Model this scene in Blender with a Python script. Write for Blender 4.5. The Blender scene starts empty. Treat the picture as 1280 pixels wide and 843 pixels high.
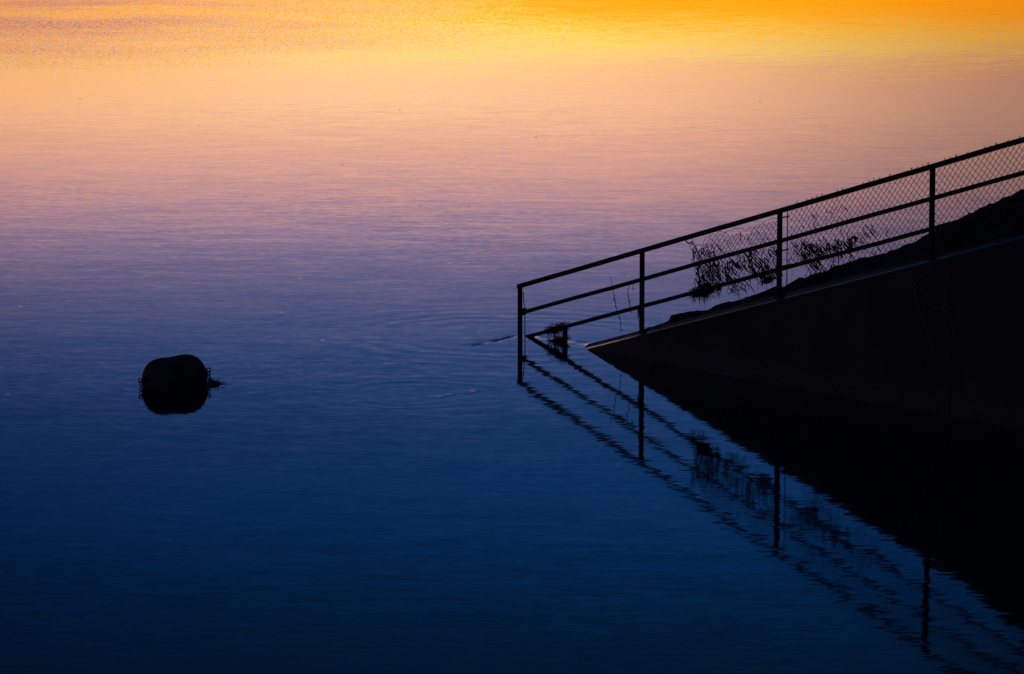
import bpy, bmesh, math, random
from mathutils import Vector, Matrix, noise
random.seed(7)
scene = bpy.context.scene
col = scene.collection
R = math.radians

# ------------------------------------------------------------------ camera
CAM_H = 6.0
cd = bpy.data.cameras.new("camera")
cam = bpy.data.objects.new("camera", cd)
col.objects.link(cam)
cam.location = (0, 0, CAM_H)
cam.rotation_euler = (math.pi / 2 - 0.126309, 0, 0)
cd.sensor_width = 36.0
cd.lens = 4200 / 1280 * 36.0
cd.clip_start = 0.5
cd.clip_end = 12000
scene.camera = cam
scene.view_settings.view_transform = 'Standard'
scene.view_settings.look = 'None'
scene.view_settings.exposure = 0
scene.view_settings.gamma = 1
scene.cycles.use_denoising = True
scene.cycles.max_bounces = 6

# ------------------------------------------------------------------ sky after sunset
# radiance of the dusk sky by elevation (degrees): orange at the horizon, rose, violet, then deep blue overhead
SKY = [
#SKYTABLE
    (0.000, (1.2520, 0.3423, 0.0001)),
    (1.533, (1.3179, 0.4754, 0.0001)),
    (1.939, (1.3340, 0.5697, 0.0121)),
    (2.182, (1.3689, 1.3092, 0.1939)),
    (2.616, (1.3702, 0.7550, 0.3630)),
    (2.914, (1.4149, 0.7906, 0.4071)),
    (3.199, (1.4537, 0.8592, 0.4479)),
    (3.538, (1.3570, 0.7284, 0.4374)),
    (3.878, (1.2565, 0.6473, 0.4374)),
    (4.218, (1.1430, 0.5886, 0.4477)),
    (4.558, (1.0060, 0.5252, 0.4717)),
    (4.899, (0.8374, 0.4580, 0.5021)),
    (5.239, (0.6325, 0.3852, 0.5149)),
    (5.580, (0.4425, 0.3123, 0.5019)),
    (5.921, (0.3145, 0.2551, 0.4725)),
    (6.289, (0.2331, 0.2148, 0.4409)),
    (6.671, (0.1683, 0.1846, 0.4198)),
    (7.080, (0.1121, 0.1590, 0.4070)),
    (7.489, (0.0718, 0.1344, 0.3873)),
    (7.967, (0.0468, 0.1133, 0.3533)),
    (8.512, (0.0293, 0.0983, 0.3182)),
    (9.058, (0.0167, 0.0865, 0.2982)),
    (9.671, (0.0098, 0.0765, 0.2882)),
    (10.351, (0.0061, 0.0671, 0.2640)),
    (11.031, (0.0040, 0.0563, 0.2199)),
    (11.709, (0.0029, 0.0455, 0.1701)),
    (12.319, (0.0025, 0.0367, 0.1295)),
    (12.927, (0.0024, 0.0313, 0.1043)),
#ENDTABLE
]
TAIL = [(18.0, 0.85), (28.0, 0.70), (50.0, 0.55), (90.0, 0.45)]
world = bpy.data.worlds.new("World")
scene.world = world
world.use_nodes = True
nt = world.node_tree
nt.nodes.clear()
N = nt.nodes.new
L = nt.links.new


def math_node(tree, op, a, b=None, c=None, clamp=False):
    n = tree.nodes.new("ShaderNodeMath")
    n.operation = op
    n.use_clamp = clamp
    for i, v in enumerate((a, b, c)):
        if v is None:
            continue
        if isinstance(v, (int, float)):
            n.inputs[i].default_value = v
        else:
            tree.links.new(v, n.inputs[i])
    return n.outputs[0]


tc = N("ShaderNodeTexCoord")
sp = N("ShaderNodeSeparateXYZ")
L(tc.outputs["Generated"], sp.inputs[0])
el = math_node(nt, 'ARCSINE', sp.outputs[2])
el = math_node(nt, 'MAXIMUM', el, 0.0)
pos = math_node(nt, 'SQRT', math_node(nt, 'DIVIDE', el, math.pi / 2))
ramp = N("ShaderNodeValToRGB")
cr = ramp.color_ramp
cr.interpolation = 'LINEAR'
base = SKY[-1][1]
stops = SKY + [(e, tuple(k * v for v in base)) for e, k in TAIL]
SC = 2.5
while len(cr.elements) < len(stops):
    cr.elements.new(0.5)
for i, (e, c) in enumerate(stops):
    cr.elements[i].position = math.sqrt(e / 90.0)
for i, (e, c) in enumerate(stops):
    cr.elements[i].color = (c[0] / SC, c[1] / SC, c[2] / SC, 1)
L(pos, ramp.inputs[0])
# the afterglow is centred where the sun went down and fades to either side
az = math_node(nt, 'ARCTAN2', sp.outputs[0], sp.outputs[1])
eld = math_node(nt, 'MULTIPLY', el, 180 / math.pi)
azd = math_node(nt, 'MULTIPLY', az, 180 / math.pi)


def step(v, a, b, c=0.0, d=1.0):
    n = N("ShaderNodeMapRange")
    n.interpolation_type = 'SMOOTHSTEP'
    L(v, n.inputs["Value"])
    for k, x in zip(("From Min", "From Max", "To Min", "To Max"), (a, b, c, d)):
        n.inputs[k].default_value = x
    return n.outputs[0]


# the brightest part leans left in the rose band and right again higher up
cen = math_node(nt, 'ADD', step(eld, 1.6, 2.8, 2.5, -2.5), step(eld, 5.5, 9.5, 0.0, 5.5))
da = math_node(nt, 'SUBTRACT', azd, cen)
da2 = math_node(nt, 'MULTIPLY', da, da)


def glow(sigma, floor):
    e = math_node(nt, 'EXPONENT', math_node(nt, 'MULTIPLY', da2, -1 / (2 * sigma ** 2)))
    return math_node(nt, 'MULTIPLY_ADD', e, 1 - floor, floor)


# a soft veil of cloud low in the sky to the right dims the rose band there
veil = math_node(nt, 'MULTIPLY', step(azd, 1.5, 9.5), math_node(nt, 'MULTIPLY', step(eld, 0.6, 3.2), step(eld, 8.0, 5.5)))
veilr = math_node(nt, 'MULTIPLY_ADD', veil, -0.42, 1.0)
veilg = math_node(nt, 'MULTIPLY_ADD', veil, -0.34, 1.0)
veilb = math_node(nt, 'MULTIPLY_ADD', veil, -0.30, 1.0)
# and the lowest sky turns from yellow to deep orange that way
low = step(eld, 2.9, 1.1)
yb = math_node(nt, 'MULTIPLY_ADD', math_node(nt, 'MULTIPLY', low, step(azd, -3.0, 5.0)), -0.47, 1.0)
low2 = step(eld, 4.4, 1.9)
yg = math_node(nt, 'MULTIPLY_ADD', math_node(nt, 'MULTIPLY', low2, step(azd, 3.0, 9.5)), -0.22, 1.0)
yb = math_node(nt, 'MULTIPLY', yb, math_node(nt, 'MULTIPLY_ADD', math_node(nt, 'MULTIPLY', low2, step(azd, -2.5, -8.5)), -0.42, 1.0))
yg = math_node(nt, 'MULTIPLY', yg, math_node(nt, 'MULTIPLY_ADD', math_node(nt, 'MULTIPLY', low2, step(azd, -2.0, -8.5)), -0.17, 1.0))
yb = math_node(nt, 'MULTIPLY', yb, math_node(nt, 'MULTIPLY_ADD', math_node(nt, 'MULTIPLY', low2, step(azd, 2.0, 7.0)), -0.12, 1.0))
yg = math_node(nt, 'MULTIPLY', yg, math_node(nt, 'MULTIPLY_ADD', math_node(nt, 'MULTIPLY', math_node(nt, 'MULTIPLY', low2, step(eld, 1.6, 2.2)), step(azd, -2.0, 3.5)), -0.15, 1.0))
cmb = N("ShaderNodeCombineXYZ")
L(math_node(nt, 'MULTIPLY', glow(13.0, 0.10), veilr), cmb.inputs[0])
L(math_node(nt, 'MULTIPLY', math_node(nt, 'MULTIPLY', glow(11.0, 0.16), veilg), yg), cmb.inputs[1])
L(math_node(nt, 'MULTIPLY', math_node(nt, 'MULTIPLY', glow(11.0, 0.26), veilb), yb), cmb.inputs[2])
mx = N("ShaderNodeVectorMath")
mx.operation = 'MULTIPLY'
L(ramp.outputs[0], mx.inputs[0])
L(cmb.outputs[0], mx.inputs[1])
bg = N("ShaderNodeBackground")
bg.inputs[1].default_value = SC
L(mx.outputs[0], bg.inputs[0])
wo = N("ShaderNodeOutputWorld")
L(bg.outputs[0], wo.inputs[0])

# ------------------------------------------------------------------ helpers


class MB:
    """collects vertices and faces, then links them as one mesh object"""

    def __init__(s):
        s.v, s.f = [], []

    def add(s, vs, fs):
        o = len(s.v)
        s.v += [tuple(v) for v in vs]
        s.f += [tuple(i + o for i in f) for f in fs]

    def tube(s, pts, rad, n=6, cap=True):
        pts = [Vector(p) for p in pts]
        m = len(pts)
        rr = rad if isinstance(rad, (list, tuple)) else [rad] * m
        vs, fs = [], []
        up = None
        for i, p in enumerate(pts):
            t = (pts[min(i + 1, m - 1)] - pts[max(i - 1, 0)])
            if t.length < 1e-9:
                t = Vector((0, 0, 1))
            t.normalize()
            if up is None:
                up = Vector((0, 0, 1)) if abs(t.z) < 0.9 else Vector((1, 0, 0))
            a = t.cross(up)
            if a.length < 1e-6:
                a = t.cross(Vector((1, 0.3, 0)))
            a.normalize()
            b = a.cross(t).normalized()
            up = b
            for k in range(n):
                w = 2 * math.pi * (k + 0.5) / n
                vs.append(p + rr[i] * (math.cos(w) * a + math.sin(w) * b))
        for i in range(m - 1):
            for k in range(n):
                k2 = (k + 1) % n
                fs.append((i * n + k, i * n + k2, (i + 1) * n + k2, (i + 1) * n + k))
        if cap:
            fs.append(tuple(range(n - 1, -1, -1)))
            fs.append(tuple((m - 1) * n + k for k in range(n)))
        s.add(vs, fs)

    def ring(s, c, axis, R0, r0, nu=18, nv=8, stretch=None):
        c = Vector(c)
        axis = Vector(axis).normalized()
        u = axis.orthogonal().normalized()
        if stretch is not None:
            u = (Vector(stretch[0]) - Vector(stretch[0]).dot(axis) * axis).normalized()
        w = axis.cross(u)
        k0 = stretch[1] if stretch else 1.0
        vs, fs = [], []
        for i in range(nu):
            a = 2 * math.pi * i / nu
            e = k0 * math.cos(a) * u + math.sin(a) * w
            for j in range(nv):
                b = 2 * math.pi * j / nv
                vs.append(c + R0 * e + r0 * (math.cos(b) * e.normalized() + math.sin(b) * axis))
        for i in range(nu):
            for j in range(nv):
                i2, j2 = (i + 1) % nu, (j + 1) % nv
                fs.append((i * nv + j, i2 * nv + j, i2 * nv + j2, i * nv + j2))
        s.add(vs, fs)

    def build(s, name, mat, parent=None, smooth=False, bevel=0):
        me = bpy.data.meshes.new(name)
        o0 = parent.location if parent is not None else Vector((0, 0, 0))
        me.from_pydata([tuple(Vector(v) - o0) for v in s.v], [], s.f)
        bm = bmesh.new()
        bm.from_mesh(me)
        bmesh.ops.recalc_face_normals(bm, faces=bm.faces)
        bm.to_mesh(me)
        bm.free()
        me.materials.append(mat)
        if smooth:
            for p in me.polygons:
                p.use_smooth = True
        o = bpy.data.objects.new(name, me)
        col.objects.link(o)
        if parent is not None:
            o.parent = parent
        if bevel:
            b = o.modifiers.new("bevel", 'BEVEL')
            b.width = bevel
            b.segments = 2
        return o


def empty(name, loc, label, cat, group=None):
    o = bpy.data.objects.new(name, None)
    col.objects.link(o)
    o.location = loc
    o.empty_display_size = 0.2
    tag(o, label, cat, group)
    return o


def tag(o, label=None, cat=None, group=None, kind=None):
    if label:
        o["label"] = label
    if cat:
        o["category"] = cat
    if group:
        o["group"] = group
    if kind:
        o["kind"] = kind
    return o


def new_mat(name, colr, rough, metal=0.0, spec=0.5):
    m = bpy.data.materials.new(name)
    m.use_nodes = True
    b = m.node_tree.nodes["Principled BSDF"]
    b.inputs["Base Color"].default_value = (*colr, 1)
    b.inputs["Roughness"].default_value = rough
    b.inputs["Metallic"].default_value = metal
    b.inputs["Specular IOR Level"].default_value = spec
    return m, m.node_tree, b


def noisy(name, c1, c2, scale, rough=(0.6, 0.9), bump=0.3, bscale=None, dist=0.01, metal=0.0, spec=0.5, detail=6):
    m, t, b = new_mat(name, c1, rough[0], metal, spec)
    geo = t.nodes.new("ShaderNodeNewGeometry")
    nz = t.nodes.new("ShaderNodeTexNoise")
    nz.inputs["Scale"].default_value = scale
    nz.inputs["Detail"].default_value = detail
    t.links.new(geo.outputs["Position"], nz.inputs["Vector"])
    r = t.nodes.new("ShaderNodeValToRGB")
    r.color_ramp.elements[0].position = 0.35
    r.color_ramp.elements[1].position = 0.65
    r.color_ramp.elements[0].color = (*c1, 1)
    r.color_ramp.elements[1].color = (*c2, 1)
    t.links.new(nz.outputs["Fac"], r.inputs[0])
    t.links.new(r.outputs[0], b.inputs["Base Color"])
    mr = t.nodes.new("ShaderNodeMapRange")
    mr.inputs["To Min"].default_value = rough[0]
    mr.inputs["To Max"].default_value = rough[1]
    t.links.new(nz.outputs["Fac"], mr.inputs["Value"])
    t.links.new(mr.outputs[0], b.inputs["Roughness"])
    n2 = t.nodes.new("ShaderNodeTexNoise")
    n2.inputs["Scale"].default_value = bscale or scale * 5
    n2.inputs["Detail"].default_value = 5
    t.links.new(geo.outputs["Position"], n2.inputs["Vector"])
    bp = t.nodes.new("ShaderNodeBump")
    bp.inputs["Strength"].default_value = bump
    bp.inputs["Distance"].default_value = dist
    t.links.new(n2.outputs["Fac"], bp.inputs["Height"])
    t.links.new(bp.outputs[0], b.inputs["Normal"])
    return m


M_metal = noisy("painted steel", (0.05, 0.055, 0.065), (0.08, 0.06, 0.048), 9, (0.4, 0.7), 0.4, 60, 0.002, spec=0.4)
M_wire = noisy("weathered wire", (0.03, 0.03, 0.032), (0.05, 0.035, 0.025), 20, (0.5, 0.8), 0.0, spec=0.3)
M_weed = noisy("dried river weed", (0.02, 0.022, 0.010), (0.045, 0.036, 0.02), 30, (0.7, 0.95), 0.2, spec=0.2)
M_twig = noisy("twig bark", (0.03, 0.024, 0.018), (0.05, 0.04, 0.03), 30, (0.7, 0.9), 0.2, spec=0.2)
M_vine = noisy("pale dry vine", (0.35, 0.36, 0.34), (0.5, 0.5, 0.46), 12, (0.7, 0.9), 0.2, spec=0.3)
M_soil = noisy("dark earth and stones", (0.08, 0.075, 0.065), (0.15, 0.135, 0.115), 2.2, (0.7, 0.95), 1.0, 9, 0.06, spec=0.3)
M_rock = noisy("wet dark stone", (0.08, 0.08, 0.078), (0.14, 0.135, 0.125), 4, (0.5, 0.8), 0.8, 14, 0.03, spec=0.4)
M_rubber = noisy("weathered buoy rubber", (0.11, 0.11, 0.11), (0.18, 0.165, 0.145), 5, (0.55, 0.85), 0.4, 40, 0.004, spec=0.3)
M_chain = noisy("rusty chain", (0.03, 0.02, 0.014), (0.06, 0.03, 0.018), 25, (0.6, 0.85), 0.3, spec=0.3)
M_hill = noisy("far woodland", (0.02, 0.026, 0.014), (0.04, 0.045, 0.025), 0.02, (0.9, 1.0), 0.0, spec=0.1)
M_leaf = noisy("fallen leaf", (0.03, 0.024, 0.014), (0.05, 0.035, 0.02), 10, (0.7, 0.9), 0.0, spec=0.2)


def concrete(name, c1, c2, bump=0.4, r0=0.32, r1=0.55):
    """stained concrete, wet and algae dark just above the river"""
    m = noisy(name, c1, c2, 1.3, (0.62, 0.85), bump, 18, 0.01, spec=0.35 if bump > 0.2 else 0.5)
    t = m.node_tree
    b = t.nodes["Principled BSDF"]
    geo = t.nodes.new("ShaderNodeNewGeometry")
    s = t.nodes.new("ShaderNodeSeparateXYZ")
    t.links.new(geo.outputs["Position"], s.inputs[0])
    mr = t.nodes.new("ShaderNodeMapRange")
    mr.inputs["From Min"].default_value = 0.15
    mr.inputs["From Max"].default_value = 0.42
    mr.inputs["To Min"].default_value = r0
    mr.inputs["To Max"].default_value = r1
    t.links.new(s.outputs[2], mr.inputs["Value"])
    old = b.inputs["Roughness"].links[0].from_socket
    mn = math_node(t, 'MINIMUM', old, mr.outputs[0])
    t.links.new(mn, b.inputs["Roughness"])
    return m


M_ledge = concrete("worn wet ledge", (0.085, 0.087, 0.085), (0.14, 0.14, 0.135), 0.25, 0.17, 0.45)
M_conc = concrete("stained concrete", (0.085, 0.087, 0.085), (0.14, 0.14, 0.135))

# ------------------------------------------------------------------ water
wm, wt, wb = new_mat("river water", (0.045, 0.050, 0.048), 0.035, 0.0, 0.5)
wb.inputs["IOR"].default_value = 1.333
geo = wt.nodes.new("ShaderNodeNewGeometry")
WP = geo.outputs["Position"]
sxyz = wt.nodes.new("ShaderNodeSeparateXYZ")
wt.links.new(WP, sxyz.inputs[0])
PX, PY = sxyz.outputs[0], sxyz.outputs[1]


def wm_(op, a, b=None, c=None, clamp=False):
    return math_node(wt, op, a, b, c, clamp)


def mapr(v, a, b, c=0.0, d=1.0):
    n = wt.nodes.new("ShaderNodeMapRange")
    n.interpolation_type = 'SMOOTHSTEP'
    wt.links.new(v, n.inputs["Value"])
    for k, x in zip(("From Min", "From Max", "To Min", "To Max"), (a, b, c, d)):
        n.inputs[k].default_value = x
    return n.outputs[0]


def vnoise(scale_xyz, detail=2.0, rot=0.0, off=0.0):
    mp = wt.nodes.new("ShaderNodeMapping")
    mp.inputs["Location"].default_value = (off, off * 0.7, off * 1.3)
    mp.inputs["Rotation"].default_value = (0, 0, rot)
    mp.inputs["Scale"].default_value = scale_xyz
    wt.links.new(WP, mp.inputs["Vector"])
    nz = wt.nodes.new("ShaderNodeTexNoise")
    nz.inputs["Scale"].default_value = 1.0
    nz.inputs["Detail"].default_value = detail
    nz.inputs["Roughness"].default_value = 0.55
    wt.links.new(mp.outputs[0], nz.inputs["Vector"])
    return nz


def slopes(nz, amp):
    """vector noise (0..1) -> slope vector of rms about 0.15*amp"""
    v = wt.nodes.new("ShaderNodeVectorMath")
    v.operation = 'SUBTRACT'
    wt.links.new(nz.outputs["Color"], v.inputs[0])
    v.inputs[1].default_value = (0.5, 0.5, 0.5)
    s = wt.nodes.new("ShaderNodeVectorMath")
    s.operation = 'SCALE'
    wt.links.new(v.outputs[0], s.inputs[0])
    if isinstance(amp, (int, float)):
        s.inputs["Scale"].default_value = amp
    else:
        wt.links.new(amp, s.inputs["Scale"])
    return s.outputs[0]


def vadd(a, b):
    v = wt.nodes.new("ShaderNodeVectorMath")
    v.operation = 'ADD'
    wt.links.new(a, v.inputs[0])
    wt.links.new(b, v.inputs[1])
    return v.outputs[0]


# broad calm and ruffled patches on the river
patch = vnoise((0.10, 0.045, 1), 2, 0.2, 3.0)
patchf = mapr(patch.outputs["Fac"], 0.35, 0.68, 0.75, 1.25)
total = slopes(vnoise((1.3, 4.2, 1), 2.0, 0.10), wm_('MULTIPLY', patchf, 0.0125))
total = vadd(total, slopes(vnoise((0.55, 1.0, 1), 1.0, -0.15, 11.0), 0.0045))
total = vadd(total, slopes(vnoise((5.0, 10.0, 1), 2.0, 0.25, 5.0), wm_('MULTIPLY', patchf, 0.0175)))
# wind-ruffled reach far off to the left
wind = wm_('MULTIPLY', mapr(PY, 100, 190), mapr(wm_('DIVIDE', PX, wm_('MAXIMUM', PY, 10.0)), 0.05, -0.155))
wpn = vnoise((0.05, 0.04, 1), 3, 0.5, 20.0)
wind = wm_('MULTIPLY', wind, mapr(wpn.outputs["Fac"], 0.33, 0.66, 0.35, 1.0))
total = vadd(total, slopes(vnoise((9.0, 2.8, 1), 2.0, 0.0, 31.0), wm_('MULTIPLY', wind, 0.30)))


def ring_wave(cx, cy, lam, amp, decay, r0=0.0):
    dx = wm_('SUBTRACT', PX, cx)
    dy = wm_('SUBTRACT', PY, cy)
    r = wm_('SQRT', wm_('ADD', wm_('MULTIPLY', dx, dx), wm_('MULTIPLY', dy, dy)))
    rw = wm_('ADD', r, wm_('MULTIPLY', wm_('SUBTRACT', vnoise((0.9, 0.9, 1), 2, 0, cx * 3 + 9).outputs["Fac"], 0.5), 1.1))
    s = wm_('SINE', wm_('MULTIPLY', rw, 2 * math.pi / lam))
    e = wm_('EXPONENT', wm_('MULTIPLY', wm_('ABSOLUTE', wm_('SUBTRACT', r, r0)), -1.0 / decay))
    k = wm_('MULTIPLY', wm_('MULTIPLY', s, e), amp)
    inv = wm_('DIVIDE', k, wm_('MAXIMUM', r, 0.05))
    c = wt.nodes.new("ShaderNodeCombineXYZ")
    wt.links.new(wm_('MULTIPLY', dx, inv), c.inputs[0])
    wt.links.new(wm_('MULTIPLY', dy, inv), c.inputs[1])
    return c.outputs[0]


total = vadd(total, ring_wave(0.11, 47.5, 0.55, 0.0045, 1.3, 2.2))
total = vadd(total, ring_wave(-4.25, 42.3, 0.42, 0.0048, 0.8))
total = vadd(total, ring_wave(-1.2, 41.6, 0.38, 0.0036, 0.9, 1.1))
total = vadd(total, ring_wave(1.4, 45.9, 0.34, 0.0024, 1.2))


def ridge(x0, y0, x1, y1, w, amp, br=14.0):
    """a small standing wave along a line: the steep faces catch low sky on one side, high sky on the other"""
    d = Vector((x1 - x0, y1 - y0))
    ln = d.length
    d.normalize()
    n = Vector((-d.y, d.x))
    ax = wm_('SUBTRACT', PX, x0)
    ay = wm_('SUBTRACT', PY, y0)
    t = wm_('ADD', wm_('MULTIPLY', ax, d.x), wm_('MULTIPLY', ay, d.y))
    q = wm_('ADD', wm_('MULTIPLY', ax, n.x), wm_('MULTIPLY', ay, n.y))
    wig = vnoise((3.0, 3.0, 1), 2, 0, x0 * 7 + 50)
    q = wm_('ADD', q, wm_('MULTIPLY', wm_('SUBTRACT', wig.outputs["Fac"], 0.5), 0.5))
    u = wm_('DIVIDE', q, w)
    prof = wm_('MULTIPLY', u, wm_('EXPONENT', wm_('MULTIPLY', wm_('MULTIPLY', u, u), -0.5)))
    msk = wm_('MULTIPLY', mapr(t, -0.15 * ln, 0.1 * ln), mapr(t, 1.1 * ln, 0.8 * ln))
    bk = vnoise((br, br * 0.8, 1), 1, 0, y0)
    msk = wm_('MULTIPLY', msk, mapr(bk.outputs["Fac"], 0.38, 0.6))
    k = wm_('MULTIPLY', wm_('MULTIPLY', prof, msk), amp)
    c = wt.nodes.new("ShaderNodeCombineXYZ")
    wt.links.new(wm_('MULTIPLY', k, n.x), c.inputs[0])
    wt.links.new(wm_('MULTIPLY', k, n.y), c.inputs[1])
    return c.outputs[0]


total = vadd(total, ridge(0.20, 47.55, -0.62, 46.35, 0.07, -0.040, 5.0))
total = vadd(total, ridge(1.45, 46.1, 0.20, 47.5, 0.07, -0.040, 5.0))
total = vadd(total, ridge(-0.45, 41.95, -1.0, 41.25, 0.07, 0.034, 7.0))
total = vadd(total, ridge(-4.62, 42.0, -5.05, 41.9, 0.06, 0.02, 8.0))
total = vadd(total, ridge(-1.15, 44.5, -1.7, 44.35, 0.06, 0.02, 6.0))
# a few stray glints where the current breaks the surface
gl = vnoise((5.0, 6.0, 1), 1.0, 0, 77.0)
gf = mapr(gl.outputs["Fac"], 0.785, 0.81)
wb_ = wm_('MULTIPLY', wind, -0.012)
gc = wt.nodes.new("ShaderNodeCombineXYZ")
wt.links.new(wm_('ADD', wm_('MULTIPLY', gf, 0.018), wb_), gc.inputs[1])
total = vadd(total, gc.outputs[0])
sep = wt.nodes.new("ShaderNodeSeparateXYZ")
wt.links.new(total, sep.inputs[0])
cn = wt.nodes.new("ShaderNodeCombineXYZ")
wt.links.new(wm_('MULTIPLY', sep.outputs[0], 1.0), cn.inputs[0])
wt.links.new(wm_('MULTIPLY', sep.outputs[1], 1.0), cn.inputs[1])
cn.inputs[2].default_value = 1.0
nv = wt.nodes.new("ShaderNodeVectorMath")
nv.operation = 'NORMALIZE'
wt.links.new(cn.outputs[0], nv.inputs[0])
wt.links.new(nv.outputs[0], wb.inputs["Normal"])

w = MB()
w.add([(-6000, -3000, 0), (6000, -3000, 0), (6000, 9000, 0), (-6000, 9000, 0)], [(0, 1, 2, 3)])
water = w.build("water", wm)
tag(water, "calm river reflecting the dusk sky from orange to deep blue", kind="structure")

# ------------------------------------------------------------------ frame of the sloping wall: s along it, n behind it
P0 = Vector((0.114, 47.512))
D = Vector((0.56022, -0.82834))
NV = Vector((0.82834, 0.56022))
SL = 0.257
FLAT = 18.0


def base_z(s):
    if s < FLAT - 1:
        return -0.42 + SL * s
    if s < FLAT + 1:
        t = (s - FLAT + 1) / 2
        return -0.42 + SL * (FLAT - 1) + SL * 2 * (t - t * t / 2)
    return -0.42 + SL * FLAT


def W(s, n, z):
    p = P0 + D * s + NV * n
    return Vector((p.x, p.y, z))


def WH(s, n, h):
    return W(s, n, base_z(s) + h)


# ------------------------------------------------------------------ retaining wall
root = empty("retaining_wall", W(0, 0, 0), "dark stained concrete retaining wall sloping down into the river under the railing", "wall")
SS = [-2.5 + 0.5 * i for i in range(86)]


def extrude(profile, ss, jitter=0.0):
    """profile: list of (n, z above the base or absolute 'b')"""
    m = MB()
    k = len(profile)
    vs = []
    for i, s in enumerate(ss):
        for (n, h) in profile:
            z = -2.6 if h == 'b' else base_z(s) + h
            j = jitter * noise.noise(Vector((s * 1.7, n * 9, z * 2)))
            vs.append(W(s, n + j, z + j * 0.5))
    fs = []
    for i in range(len(ss) - 1):
        for a in range(k):
            b = (a + 1) % k
            fs.append((i * k + a, i * k + b, (i + 1) * k + b, (i + 1) * k + a))
    fs.append(tuple(range(k)))
    fs.append(tuple((len(ss) - 1) * k + a for a in range(k)))
    m.add(vs, fs)
    return m


# body in cast bays with open joints between them
joints = [-2.5, 3.4, 9.35, 15.3, 21.3, 27.3, 33.3, 39.5]
for a, b in zip(joints, joints[1:]):
    cnt = max(4, int((b - a) / 0.3))
    ss = [a + 0.006 + (b - a - 0.012) * i / cnt for i in range(cnt + 1)]
    extrude([(-0.155, 'b'), (-0.155, -0.060), (-0.150, -0.052), (-0.030, -0.052), (-0.030, 'b')], ss, 0.006).build("wall_panel", M_conc, root)
ss = [-2.5 + 0.3 * i for i in range(141)]
extrude([(-0.140, -0.051), (-0.140, -0.048), (-0.095, -0.034), (-0.050, -0.0105), (-0.0345, -0.008), (-0.0345, -0.051)], ss, 0.004).build("ledge", M_ledge, root)
extrude([(-0.032, 'b'), (-0.032, -0.004), (0.08, 0.030), (0.20, 0.062), (0.26, 0.060), (0.26, 'b')], ss, 0.005).build("coping", M_soil, root)

# ------------------------------------------------------------------ bank behind the wall
CREST = [(0.0, -0.4), (1.0, -0.1), (1.45, 0.04), (1.64, 0.10), (1.9, 0.11), (2.05, 0.14), (2.18, 0.19), (3.09, 0.24), (4.09, 0.27), (5.1, 0.31),
         (5.93, 0.36), (6.6, 0.385), (7.3, 0.43), (8.05, 0.555), (8.6, 0.64), (9.12, 0.69), (9.6, 0.74), (11.0, 0.8), (60, 0.9)]


def crest(s):
    for (a, x), (b, y) in zip(CREST, CREST[1:]):
        if s <= b:
            return x + (y - x) * max(0, (s - a)) / (b - a)
    return 0.9


m = MB()
ns = [0.24, 0.27, 0.31, 0.35, 0.41, 0.48, 0.56, 0.65, 0.75, 0.85, 0.95, 1.05, 1.2, 1.4, 1.7, 2.1, 2.6, 3.2, 4.0, 5.0, 6.5, 8.5, 11.0]
sb, s_ = [], 0.2
while s_ < 40:
    sb.append(s_)
    s_ += 0.06 if s_ < 10.5 else 0.3
for s in sb:
    for n in ns:
        t = min(1, max(0, (n - 0.24) / 0.76))
        c = crest(s)

        h = 0.03 + (c - 0.03) * (t ** 0.85)
        if c < 0.03:
            h = 0.03 + (c - 0.03) * min(1, t * 1.5)
        j = noise.fractal(Vector((s * 2.1, n * 2.6, 0.3)), 0.9, 2.1, 5)
        h += 0.035 * j * min(1, t * 3) + 0.030 * noise.noise(Vector((s * 9, n * 7, 5))) * min(1, t * 3)
        st = noise.cell(Vector((s * 4.5, n * 4.0, 1.7)))
        h += 0.026 * (st - 0.5) * min(1, t * 3)
        z = base_z(s) + h
        if n > 3.0:
            z -= (n - 3.0) * 0.65 * (1.0)
        elif n > 1.0:
            z -= (n - 1.0) * 0.02
        m.v.append(tuple(W(s, n, z)))
k = len(ns)
for i in range(len(sb) - 1):
    for a in range(k - 1):
        m.f.append((i * k + a, i * k + a + 1, (i + 1) * k + a + 1, (i + 1) * k + a))
bank = m.build("embankment", M_soil)
tag(bank, "dark rough earth bank rising behind the wall and railing", kind="structure")


def rock(s, n, z, size, seed, label):
    bm = bmesh.new()
    bmesh.ops.create_icosphere(bm, subdivisions=3, radius=1)
    for v in bm.verts:
        c = v.co.copy()
        q = Vector([max(-0.72, min(0.72, x)) for x in c])
        k_ = 1 + 0.22 * noise.noise(c * 1.3 + Vector((seed, 0, 0))) + 0.06 * noise.noise(c * 5 + Vector((seed, 0, 0)))
        q = q * k_
        v.co = Vector((q.x * size[0], q.y * size[1], q.z * size[2]))
    me = bpy.data.meshes.new("rock")
    bm.to_mesh(me)
    bm.free()
    me.materials.append(M_rock)
    o = bpy.data.objects.new("rock", me)
    col.objects.link(o)
    o.location = W(s, n, z)
    o.rotation_euler = (0, math.atan(SL) * 0.8, math.atan2(D.y, D.x) + 0.1 * seed)
    o.rotation_euler = (0, -math.atan(SL), math.atan2(D.y, D.x))
    tag(o, label, "rock")
    return o


rock(2.84, 0.80, base_z(2.84) + 0.14, (0.34, 0.24, 0.12), 1.0, "flat dark rock at the lowest tip of the bank, up-slope of the second tall post")

# ------------------------------------------------------------------ railing
rail = empty("railing", W(0, 0, 0), "dark three-rail steel handrail with torn chain-link mesh descending the wall into the water", "railing")


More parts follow.
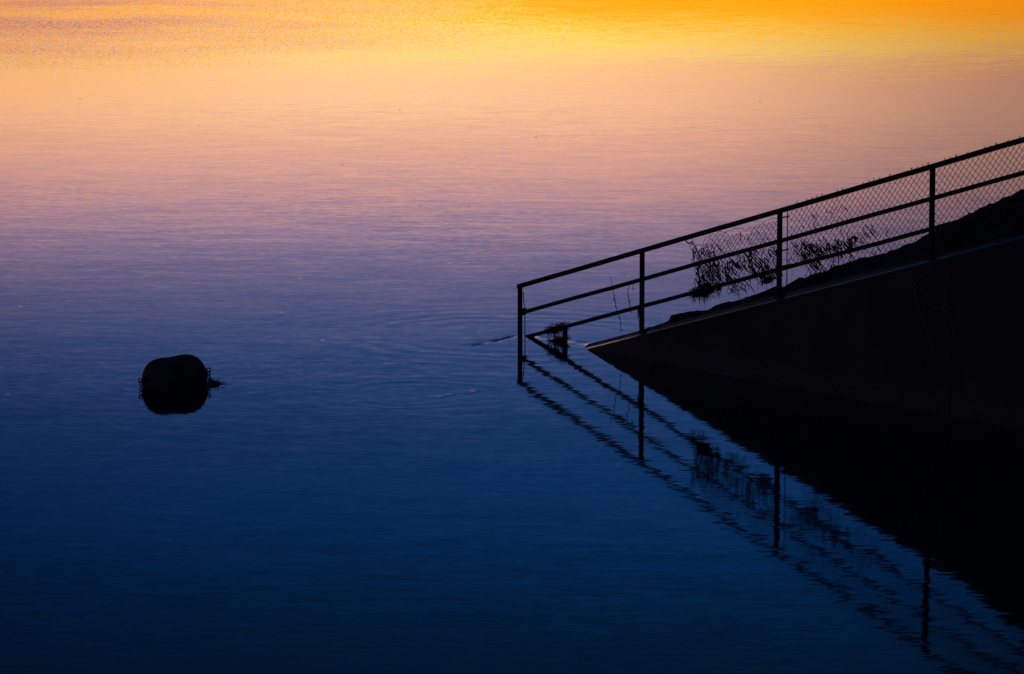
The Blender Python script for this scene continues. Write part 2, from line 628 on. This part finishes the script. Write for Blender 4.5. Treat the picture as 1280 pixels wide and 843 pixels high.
def box_bar(m, p, q, hw, hh, side):
    """rectangular bar from p to q, half width hw along 'side' and half height hh vertical"""
    p, q, side = Vector(p), Vector(q), Vector(side)
    up = Vector((0, 0, 1))
    vs = []
    for e in (p, q):
        for a, b in ((-1, -1), (1, -1), (1, 1), (-1, 1)):
            vs.append(e + side * (a * hw) + up * (b * hh))
    m.add(vs, [(0, 3, 2, 1), (4, 5, 6, 7), (0, 1, 5, 4), (1, 2, 6, 5), (2, 3, 7, 6), (3, 0, 4, 7)])


def post(s, ztop, zbot, hw=0.0262):
    m = MB()
    vs = []
    for z in (zbot, ztop):
        for a, b in ((-1, -1), (1, -1), (1, 1), (-1, 1)):
            zz = z
            if z == ztop:
                zz = z + a * hw * SL
            vs.append(W(s + a * hw, b * hw, zz))
    m.add(vs, [(0, 3, 2, 1), (4, 5, 6, 7), (0, 1, 5, 4), (1, 2, 6, 5), (2, 3, 7, 6), (3, 0, 4, 7)])
    return m.build("post", M_metal, rail, bevel=0.004)


N3 = Vector((NV.x, NV.y, 0))
S_END = 17.0
POSTS = [0.0, 2.93, 5.885, 8.80, 11.75, 14.7]
for s in POSTS:
    post(s, base_z(s) + 1.118 - 0.008, base_z(s) - 0.05 if s > 0 else -1.2)
    if s > 1:      # welded foot plate
        m = MB()
        vs = [WH(s + a * 0.055, 0.0 + b * 0.05 + 0.03, h) for h in (0.000, 0.034) for a, b in ((-1, -1), (1, -1), (1, 1), (-1, 1))]
        m.add(vs, [(0, 3, 2, 1), (4, 5, 6, 7), (0, 1, 5, 4), (1, 2, 6, 5), (2, 3, 7, 6), (3, 0, 4, 7)])
        m.build("foot_plate", M_metal, rail)
# short stub under the lower rail where it nears the water
post(1.12, base_z(1.12) + 0.35, -0.5, 0.027)


def rail_bar(name, s0, s1, h, hw, hh, dz0=0.0, sag=0.007):
    m = MB()
    cnt = 24
    pts = []
    for i in range(cnt + 1):
        s = s0 + (s1 - s0) * i / cnt
        dz = sag * noise.noise(Vector((s * 0.7, h * 5, 0)))
        pts.append((s, base_z(s) + h + dz))
    vs = []
    for s, z in pts:
        for a, b in ((-1, -1), (1, -1), (1, 1), (-1, 1)):
            vs.append(W(s, a * hw, z + b * hh))
    fs = []
    for i in range(cnt):
        for a in range(4):
            b = (a + 1) % 4
            fs.append((i * 4 + a, i * 4 + b, (i + 1) * 4 + b, (i + 1) * 4 + a))
    fs += [(3, 2, 1, 0), tuple(cnt * 4 + a for a in range(4))]
    m.add(vs, fs)
    return m.build(name, M_metal, rail, bevel=0.004)


rail_bar("top_rail", -0.035, S_END, 1.115, 0.034, 0.030)
rail_bar("middle_rail", 0.030, S_END, 0.727, 0.026, 0.026)
rail_bar("lower_rail", 0.030, S_END, 0.362, 0.026, 0.0255)
# flange where the middle rail meets the first post
m = MB()
box_bar(m, WH(0.085, 0, 0.73), WH(0.115, 0, 0.738), 0.034, 0.045, N3)
m.build("flange", M_metal, rail)
# thin strap bar beside the first post, bowed slightly away from it
m = MB()
m.tube([W(0.062 + 0.045 * math.sin(math.pi * i / 14) , 0.012, 0.62 - 1.0 * i / 14) for i in range(15)], 0.0065, 6)
m.build("strap_bar", M_metal, rail)
# tension bar of the mesh beside the third post and its clips
m = MB()
m.tube([WH(6.005, 0.03, 0.06), WH(6.0, 0.03, 0.5), WH(6.005, 0.03, 1.10)], 0.007, 6)
m.build("tension_bar", M_metal, rail)
for h in (1.02, 0.60, 0.40):
    m = MB()
    m.tube([WH(5.90, 0.03, h), WH(6.04, 0.03, h - 0.005)], 0.009, 6)
    m.build("clip", M_metal, rail)

# ------------------------------------------------------------------ chain-link mesh, woven from zigzag wires
PS, PZ = 0.100, 0.094
TOPA = [(3.90, 1.10), (3.98, 1.09), (4.10, 0.98), (4.22, 0.97), (4.30, 1.05), (4.55, 1.07), (4.75, 1.05), (5.0, 1.05), (5.12, 1.00), (5.4, 1.01), (5.6, 1.05), (5.86, 1.04)]


def lerp(tab, x):
    if x <= tab[0][0]:
        return tab[0][1]
    for (a, p), (b, q) in zip(tab, tab[1:]):
        if x <= b:
            return p + (q - p) * (x - a) / (b - a)
    return tab[-1][1]


def warp(s, h, bay):
    """how the torn mesh hangs out of true"""
    if bay == 0:
        k = max(0.0, 1 - (s - 3.9) / 2.0)
        ds = 0.035 * noise.noise(Vector((s * 2.5, h * 3.2, 4))) + 0.05 * k * math.sin(h * 7)
        dh = 0.035 * noise.noise(Vector((s * 3.0, h * 2.5, 9))) - 0.02 * k
        dn = 0.03 * noise.noise(Vector((s * 2.0, h * 2.0, 2)))
    else:
        a = 0.5 if s < 7.4 else 0.25
        ds = 0.02 * a * noise.noise(Vector((s * 2.5, h * 3.2, 4)))
        dh = 0.02 * a * noise.noise(Vector((s * 3.0, h * 2.5, 9)))
        dn = 0.01 * noise.noise(Vector((s * 2.0, h * 2.0, 2)))
    return ds, dh, dn


def keep(s, h, bay):
    if bay == 0:
        if s > 5.86:
            return False
        if h > lerp(TOPA, s):
            return False
        left = 3.90 + max(0, 1.10 - h) * 0.40 + 0.02 * math.sin(h * 23)
        if s < left:
            return False
        if h < 0.36:
            low = 0.40
            if 4.72 < s < 5.20:
                low = 0.21 + 0.05 * math.sin(s * 21)
            elif 5.38 < s < 5.84:
                low = 0.24 + 0.04 * math.sin(s * 17)
            elif 4.95 < s < 5.4:
                low = 0.33
            return h > low
        return True
    if bay == 1:
        if s < 6.0:
            return False
        if h < 0.35 and s < 6.36 + 0.10 * math.sin(h * 30) * 0.4:
            return False
        if s > 8.76:
            return False
        return h > 0.08
    return h > 0.1


def chain_link(s0, s1, bay):
    m = MB()
    kmin, kmax = int(s0 / (PS / 2)), int(s1 / (PS / 2)) + 1
    for k_ in range(kmin, kmax):
        sc = k_ * PS / 2
        run = []
        nrow = 25

        def flush():
            if len(run) > 1:
                m.tube(list(run), 0.0037, 4, cap=False)
            run.clear()
        for j in range(0, nrow):
            h = 0.02 + j * PZ / 2
            ph = ((j + k_) % 2)
            s = sc + (PS / 4 if ph else -PS / 4)
            lim = 1.10 if bay == 0 else 1.16
            if h > lim or not keep(s, h, bay):
                flush()
                continue
            ds, dh, dn = warp(s, h, bay)
            over = 0.006 if ((j + k_) % 2) else -0.006
            run.append(WH(s + ds, 0.034 + over * 0.5 + dn, h + dh))
        if bay > 0 and run and random.random() < 0.40 and s > 6.1:
            # twisted wire ends standing above the top rail
            hb = 1.150 + random.random() * 0.020
            sx = s
            a = random.choice((-1, 1)) * 0.014
            run.append(WH(sx, 0.036, hb))
            top = run[-1]
            m.tube([top, WH(sx + a, 0.036, hb + 0.022)], 0.0028, 4)
            m.tube([top, WH(sx - a, 0.036, hb + 0.014)], 0.0028, 4)
        flush()
    return m.build("chain_link_mesh", M_wire, rail)


chain_link(3.85, 5.90, 0)
chain_link(5.99, 8.77, 1)
chain_link(8.84, 11.72, 2)
chain_link(11.79, 14.66, 2)
# loose selvedge wire sagging below the top rail
m = MB()
pts = []
for i in range(60):
    s = 3.88 + i * 1.98 / 59
    h = lerp(TOPA, s) + 0.012 * math.sin(s * 40) + 0.01 * noise.noise(Vector((s * 9, 0, 0)))
    pts.append(WH(s, 0.036, h))
m.tube(pts, 0.0034, 4)
m.tube([WH(3.88, 0.0, 1.10), WH(3.90, 0.02, 1.06), WH(3.94, 0.03, 1.03), WH(3.99, 0.035, 1.05), WH(4.02, 0.03, 1.00)], 0.010, 5)
m.build("selvedge_wire", M_wire, rail)

# ------------------------------------------------------------------ weed and litter caught in the mesh


def spindle(m, a, b, r, n=4):
    a, b = Vector(a), Vector(b)
    c = (a + b) / 2 + Vector((random.uniform(-1, 1), random.uniform(-1, 1), random.uniform(-1, 1))) * r * 0.4
    m.tube([a, a.lerp(c, 0.6), c.lerp(b, 0.4), b], [r * 0.15, r, r * 0.9, r * 0.1], n)


def strand(m, p, length, r, drift=(0, 0), n=3, wav=0.02):
    p = Vector(p)
    pts, rr = [], []
    st = random.uniform(0, 100)
    cnt = 7
    for i in range(cnt + 1):
        t = i / cnt
        pts.append(p + Vector((drift[0] * t + wav * noise.noise(Vector((st, t * 3, 0))), drift[1] * t + wav * noise.noise(Vector((t * 3, st, 0))), -length * t)))
        rr.append(r * (1 - 0.75 * t) * (0.7 + 0.6 * random.random()))
    m.tube(pts, rr, n)


def caught(name, spots, label, stems=()):
    """shreds wound along the falling strands; spots: (s0,s1,h0,h1,count,size)"""
    m = MB()
    for s0, s1, h0, h1, cnt, size in spots:
        for _ in range(cnt):
            s = random.uniform(s0, s1)
            h = random.uniform(h0, h1)
            # snap to the lattice of the mesh
            j = round((h - 0.02) / (PZ / 2))
            k_ = round(s / (PS / 2))
            h = 0.02 + j * PZ / 2 + random.uniform(-0.012, 0.012)
            s = (k_ + 0.5) * PS / 2 + random.uniform(-0.012, 0.012)
            if noise.noise(Vector((s * 2.6, h * 5.0, 8))) < -0.12:
                continue
            nseg = random.choice((1, 1, 2, 2, 3))
            r = size * random.uniform(0.6, 1.4)
            pts = []
            drop = random.random() < 0.22
            for i in range(nseg * 3 + 1):
                t = i / 3
                ds = PS / 2 * t * (0.12 if drop else 1)
                dh = -PZ / 2 * t
                ws, wh, wn = warp(s + ds, h + dh, 0 if s < 5.87 else 1)
                pts.append(WH(s + ds + ws, 0.035 + wn + random.uniform(-0.004, 0.004), h + dh + wh))
            n_ = len(pts)
            rr = [r * random.uniform(0.6, 1.2) * (0.25 + 0.75 * math.sin(math.pi * (i + 0.6) / (n_ + 0.2))) for i in range(n_)]
            m.tube(pts, rr, 4)
    for s0, s1, h0, h1, cnt, size in stems:
        for _ in range(cnt):
            s = random.uniform(s0, s1)
            h = random.uniform(h0, h1)
            strand(m, WH(s, 0.036 + random.uniform(-0.02, 0.02), h), random.uniform(0.08, 0.30), size * random.uniform(0.6, 1.5),
                   (random.uniform(-0.02, 0.05), random.uniform(-0.06, 0.02)), 4, 0.05)
    ob = m.build(name, M_weed)
    tag(ob, label, "weed", kind="stuff")
    return ob


caught("caught_weed", [(4.15, 5.78, 0.40, 0.72, 300, 0.0090), (4.08, 4.50, 0.40, 1.0, 130, 0.0062), (4.4, 5.8, 0.72, 1.02, 40, 0.0045),
                       (4.75, 5.2, 0.25, 0.38, 36, 0.0055), (5.4, 5.8, 0.25, 0.45, 50, 0.007)],
       "dark shreds of dried weed caught in the torn end of the chain-link mesh",
       [(4.00, 4.12, 0.80, 1.0, 12, 0.006), (4.08, 4.20, 0.50, 0.80, 18, 0.007), (4.12, 4.50, 0.55, 0.98, 26, 0.0055), (4.3, 5.8, 0.46, 0.72, 40, 0.0055), (5.2, 5.8, 0.35, 0.5, 16, 0.006)])
caught("caught_weed", [(6.02, 6.62, 0.42, 0.69, 110, 0.008), (6.6, 7.3, 0.40, 0.56, 95, 0.0095), (7.2, 7.9, 0.42, 0.66, 40, 0.005), (6.05, 7.3, 0.75, 1.0, 45, 0.0045), (6.36, 6.9, 0.12, 0.38, 90, 0.007),
                       (7.42, 7.62, 0.50, 0.66, 12, 0.007), (8.9, 9.6, 0.4, 0.7, 5, 0.004), (7.2, 7.8, 0.14, 0.34, 20, 0.006)],
       "dark shreds of weed in the chain-link bay just up-slope of the thin tension bar",
       [(6.05, 7.3, 0.45, 0.66, 26, 0.005)])


def clump(name, s, n, h, size, cnt, hang, label, seed, loops=0):
    """a wad of matted weed slung over a rail with strands hanging from it"""
    random.seed(seed)
    m = MB()
    c = WH(s, n, h)
    # matted body from short curved fibres around a lumpy core
    bm = bmesh.new()
    bmesh.ops.create_icosphere(bm, subdivisions=3, radius=1)
    vs = []
    for v in bm.verts:
        k_ = 0.8 + 0.35 * noise.noise(v.co * 2.3 + Vector((seed, 0, 0))) + 0.12 * noise.noise(v.co * 7)
        l = v.co * k_
        vs.append(WH(s + l.x * size[0], n + l.y * size[1], h + l.z * size[2]))
    m.add(vs, [tuple(v.index for v in f.verts) for f in bm.faces])
    bm.free()
    for _ in range(cnt):
        a = random.uniform(-1, 1) * size[0]
        b = random.uniform(-1, 1) * size[1]
        up = random.uniform(-0.6, 1.0) * size[2]
        p = WH(s + a, n + b, h + up)
        e = p + Vector((random.uniform(-1, 1), random.uniform(-1, 1), random.uniform(-0.4, 0.5))) * size[0] * 0.42
        m.tube([p, (p + e) / 2 + Vector((0, 0, 0.012)), e], [0.003, 0.0045, 0.0015], 3)
    for _ in range(hang[0]):
        a = random.uniform(-1, 1) * size[0]
        l = random.uniform(hang[1], hang[2]) * (1 - 0.35 * abs(a) / size[0])
        strand(m, WH(s + a, n + random.uniform(-0.7, 0.7) * size[1], h), l, random.uniform(0.003, 0.0065))
    ob = m.build(name, M_weed)
    tag(ob, label, "weed")
    return ob


clump("weed_clump", 0.91, 0.0, 0.355, (0.20, 0.055, 0.06), 220, (34, 0.10, 0.26), "wad of weed over the lower rail beside the stub post, threads trailing into the water", 3)
clump("weed_clump", 0.93, 0.0, 0.185, (0.20, 0.08, 0.045), 200, (8, 0.03, 0.06), "matted weed lying at the waterline against the short stub post", 5)
clump("weed_clump", 4.30, 0.0, 0.335, (0.25, 0.06, 0.078), 260, (44, 0.12, 0.22), "large bushy weed clump on the lower rail at the torn left end of the mesh", 9)
clump("weed_clump", 4.60, 0.02, 0.32, (0.05, 0.03, 0.03), 30, (9, 0.10, 0.17), "thin wisp of weed under the lower rail just right of the large bushy clump", 12)
clump("weed_clump", 5.62, 0.03, 0.27, (0.11, 0.04, 0.06), 110, (12, 0.08, 0.15), "weed clump under the lower rail close to the left side of the third tall post", 14)
clump("weed_clump", 2.86, 0.0, 0.34, (0.025, 0.025, 0.02), 16, (7, 0.10, 0.26), "sparse threads of weed hanging where the lower rail meets the second tall post", 17)


def twig(pts, r, label, seed, side=4):
    random.seed(seed)
    m = MB()
    P = [W(*p) for p in pts]
    path = []
    for a, b in zip(P, P[1:]):
        for i in range(5):
            q = a.lerp(b, i / 5)
            path.append(q + Vector((random.uniform(-1, 1), 0, 0)) * 0.006)
    path.append(P[-1])
    cnt = len(path)
    m.tube(path, [r * (0.5 + 0.8 * math.sin(math.pi * (i + 1) / (cnt + 1))) for i in range(cnt)], 5)
    for _ in range(side):
        q = random.choice(path[2:])
        e = q + Vector((random.uniform(-0.05, 0.05), random.uniform(-0.02, 0.02), random.uniform(-0.07, 0.03)))
        m.tube([q, q.lerp(e, 0.5) + Vector((0.004, 0, 0)), e], [r * 0.6, r * 0.5, r * 0.2], 4)
    for q in path[3::3]:
        spindle(m, q, q + Vector((random.uniform(-0.012, 0.012), 0, -0.04)), r * 1.5)
    o = m.build("twig", M_twig)
    tag(o, label, "twig")
    return o


twig([(2.25, -0.035, 1.05), (2.33, -0.04, 0.83), (2.36, -0.042, 0.74), (2.42, -0.036, 0.56), (2.48, -0.034, 0.46), (2.49, -0.034, 0.30)], 0.0042,
     "longest bent twig hooked across the middle and lower rails left of the second post", 4, 6)
twig([(2.69, -0.03, 0.99), (2.65, -0.034, 0.86), (2.68, -0.035, 0.74), (2.72, -0.03, 0.62)], 0.0042,
     "shorter knotty twig hanging from the middle rail near the second post", 6, 4)
twig([(2.77, -0.03, 1.00), (2.765, -0.034, 0.88)], 0.003, "small straight sprig under the middle rail nearest the second post", 8, 1)

twig([(0.04, -0.12, 0.006), (0.12, -0.24, 0.010), (0.26, -0.48, 0.004), (0.34, -0.64, 0.012), (0.46, -0.83, 0.006)], 0.0045,
     "thin line of drifting debris on the water left of the first post", 31, 3)
twig([(0.50, -0.93, 0.006), (0.53, -1.03, 0.008), (0.60, -1.22, 0.004)], 0.004,
     "small scrap at the far end of the drifting line by the first post", 33, 2)

# pale vines down the face of the wall
def vine(pts, r, label, seed, extra=()):
    random.seed(seed)
    m = MB()
    for line in (pts,) + tuple(extra):
        P = [W(s, -0.170 + 0.006 * math.sin(i * 2.1), z) for i, (s, z) in enumerate(line)]
        path = []
        for a, b in zip(P, P[1:]):
            for i in range(5):
                path.append(a.lerp(b, i / 5) + Vector((random.uniform(-1, 1), 0, random.uniform(-1, 1))) * 0.005)
        path.append(P[-1])
        m.tube(path, [r * random.uniform(0.6, 1.2) * (1 - 0.5 * i / len(path)) for i in range(len(path))], 5)
    # peeling leafy strip near the top
    o = m.build("vine", M_vine)
    tag(o, label, "vine")
    return o


vine([(8.70, 1.55), (8.72, 1.38), (8.80, 1.22), (8.90, 1.08), (8.94, 0.98), (9.02, 0.86), (9.06, 0.72), (9.08, 0.62)], 0.011,
     "longer pale vine hanging down the dark wall below the fourth post", 2, (((8.71, 1.50), (8.80, 1.50), (8.86, 1.47)),))
vine([(9.24, 1.55), (9.25, 1.36), (9.23, 1.28), (9.32, 1.20), (9.40, 1.05), (9.47, 0.88), (9.49, 0.78)], 0.009,
     "shorter pale vine on the dark wall to the right of the longer one", 3, (((9.02, 1.26), (9.12, 1.30), (9.23, 1.29)),))

# ------------------------------------------------------------------ mooring buoy
BC = Vector((-4.295, 42.38, 0.08))
by = empty("mooring_buoy", Vector((BC.x, BC.y, 0)), "round-ended dark drum buoy floating in the open water with rings on its ends", "buoy")
AX = Vector((0.76, 0.65, 0.045)).normalized()
SD = Vector((-AX.y, AX.x, 0)).normalized()
UPV = AX.cross(SD) * (1 if AX.cross(SD).z > 0 else -1)
RB, HL, RC = 0.290, 0.395, 0.19
prof = []
for i in range(11):      # left end dome, squarish shoulder
    a = math.pi / 2 * i / 10
    prof.append((-HL + RC * (1 - math.cos(a)) ** 0.9 if False else -HL + RC * (1 - math.sin(a)), (RB - RC) + RC * math.cos(a)))
prof = []
for i in range(11):
    a = math.pi / 2 * (1 - i / 10)
    prof.append((-HL + RC - RC * math.sin(a), RB - RC + RC * math.cos(a)))
left = [(-HL - 0.004, 0.0), (-HL - 0.002, (RB - RC) * 0.6)] + prof
mid = [(-0.2, RB), (-0.17, RB), (-0.165, RB + 0.003), (-0.135, RB + 0.003), (-0.13, RB), (0.13, RB), (0.135, RB + 0.003), (0.165, RB + 0.003), (0.17, RB)]
full = left + mid + [(-x, r) for x, r in reversed(left)]
m = MB()
NS = 40
vs, fs = [], []
for x, r in full:
    for k_ in range(NS):
        a = 2 * math.pi * k_ / NS
        d = 1 + 0.006 * noise.noise(Vector((x * 5, math.cos(a) * 2, math.sin(a) * 2)))
        vs.append(BC + AX * x + (SD * math.cos(a) + UPV * math.sin(a)) * max(r, 0.001) * d)
for i in range(len(full) - 1):
    for k_ in range(NS):
        k2 = (k_ + 1) % NS
        fs.append((i * NS + k_, i * NS + k2, (i + 1) * NS + k2, (i + 1) * NS + k_))
fs += [tuple(range(NS)), tuple((len(full) - 1) * NS + k_ for k_ in range(NS))]
m.add(vs, fs)
m.build("drum", M_rubber, by, smooth=True)


def chain(p, dirs, parent, r=0.026, t=0.0065):
    """links hung one after another along the given points"""
    for i, (a, b) in enumerate(zip(dirs, dirs[1:])):
        a, b = Vector(a), Vector(b)
        c = (a + b) / 2
        d = (b - a).normalized()
        side = d.cross(Vector((0, 1, 0)) if i % 2 else Vector((1, 0.2, 0))).normalized()
        ax = d.cross(side).normalized() if i % 2 else side
        mm = MB()
        mm.ring(c, ax, r * 0.62, t, 14, 6, (d, (b - a).length * 0.5 / (r * 0.62)))
        mm.build("chain_link", M_chain, parent, smooth=True)


# left eye: lug, ring and short chain dropping to the water
LE = BC - AX * HL
RE = BC + AX * HL
m = MB()
EL = Vector((-4.69, 42.06, 0.105))
m.tube([LE + AX * 0.03 + Vector((0, 0, 0.03)), EL + Vector((0.012, 0, 0))], 0.018, 8)
m.build("lug", M_chain, by)
m = MB()
m.ring(EL + Vector((-0.006, 0, 0)), (0.1, -1, 0.1), 0.024, 0.0075, 18, 8)
m.build("eye_ring", M_chain, by, smooth=True)
chain(None, [EL + Vector((-0.004, 0, -0.016)), EL + Vector((0.0, 0, -0.075)), EL + Vector((0.003, 0, -0.125)), EL + Vector((0.006, 0, -0.18))], by, 0.022, 0.008)
m = MB()
ER = Vector((-3.885, 42.60, 0.165))
m.tube([RE - AX * 0.05 + Vector((0, 0, 0.06)), ER + Vector((-0.015, 0, 0))], 0.018, 8)
m.build("lug", M_chain, by)
m = MB()
m.ring(ER, (0.1, -1, 0.1), 0.026, 0.0075, 18, 8)
m.build("eye_ring", M_chain, by, smooth=True)
chain(None, [ER + Vector((0.004, 0, -0.018)), ER + Vector((0.0, 0, -0.065)), ER + Vector((0.022, 0, -0.11)), ER + Vector((0.034, 0, -0.165))], by, 0.024, 0.0085)


def tangle(center, ext, cnt, label, seed):
    random.seed(seed)
    m = MB()
    for _ in range(cnt):
        a = Vector(center) + Vector((random.gauss(0, 0.4) * ext[0], random.gauss(0, 0.5) * ext[1], abs(random.gauss(0, 0.45)) * ext[2]))
        pts = [a]
        d = Vector((random.uniform(-1, 1), random.uniform(-0.7, 0.7), random.uniform(-0.2, 0.25))).normalized()
        for i in range(4):
            d = (d + Vector((random.uniform(-0.6, 0.6), random.uniform(-0.6, 0.6), random.uniform(-0.35, 0.15)))).normalized()
            pts.append(pts[-1] + d * 0.026)
        r = random.uniform(0.002, 0.006)
        m.tube(pts, [r * 0.5, r, r * 1.2, r, r * 0.3], 3)
    o = m.build("weed_clump", M_weed)
    tag(o, label, "weed")
    return o


tangle((-3.815, 42.46, 0.0), (0.145, 0.13, 0.028), 120, "tangle of floating weed held in the chain at the right end of the drum buoy", 21)

# ------------------------------------------------------------------ specks adrift on the river
m = MB()
random.seed(5)
pts = [(-3.39, 101.73), (-13.85, 107.81), (-3.69, 66.3), (-8.8, 94.49), (-0.23, 96.29), (0.4, 94.13), (-4.03, 79.8), (-2.15, 75.26), (-0.02, 72.02),
       (-0.87, 68.47), (0.64, 89.45), (-1.88, 68.47), (-7.52, 51.51), (7.85, 106.45), (10.25, 170), (21.08, 161.47), (21.97, 157.46), (13.78, 126.1)]
for _ in range(0):
    y = random.uniform(45, 120)
    pts.append((random.uniform(-0.14, 0.14) * y, y))
for x, y in pts:
    k_ = y / 75.0
    r = random.uniform(0.008, 0.018) * k_
    h = random.uniform(0.006, 0.013) * k_
    a0 = random.uniform(0, 6.28)
    vs = []
    for i in range(5):
        t = i / 4 - 0.5
        wd = (1 - (2 * t) ** 2) * 0.6 + 0.08
        up = h * (4 * t * t) + 0.003
        for sgn in (-1, 0, 1):
            vs.append((x + r * (2 * t * math.cos(a0) - sgn * wd * math.sin(a0)), y + r * (2 * t * math.sin(a0) + sgn * wd * math.cos(a0)), up + h * 0.35 * abs(sgn)))
    fs = []
    for i in range(4):
        for j in range(2):
            fs.append((i * 3 + j, i * 3 + j + 1, (i + 1) * 3 + j + 1, (i + 1) * 3 + j))
    m.add(vs, fs)
sp_ = m.build("floating_leaves", M_leaf)
tag(sp_, "scattered tiny curled leaves adrift on the open river", kind="stuff")

# ------------------------------------------------------------------ wooded far shore, standing to the right beyond the frame
m = MB()
xs = [250 + 12 * i for i in range(150)]
for i, x in enumerate(xs):
    t = max(0, min(1, (x - 250) / 420))
    h = 46 * (t ** 0.35) + 70 * t * t
    h *= 1 + 0.06 * noise.noise(Vector((x * 0.03, 0, 0))) + 0.03 * noise.noise(Vector((x * 0.15, 0, 0)))
    for y, k_ in ((1960, 0.0), (1975, 0.55), (2000, 0.92), (2040, 1.0), (2120, 1.05), (2300, 0.9), (2500, 0.0)):
        m.v.append((x, y + 8 * noise.noise(Vector((x * 0.02, y, 0))), h * k_ - (0.5 if k_ == 0 else 0)))
for i in range(len(xs) - 1):
    for j in range(6):
        m.f.append((i * 7 + j, i * 7 + j + 1, (i + 1) * 7 + j + 1, (i + 1) * 7 + j))
hill = m.build("hill", M_hill, smooth=True)
tag(hill, "dark wooded hill on the far shore", kind="structure")
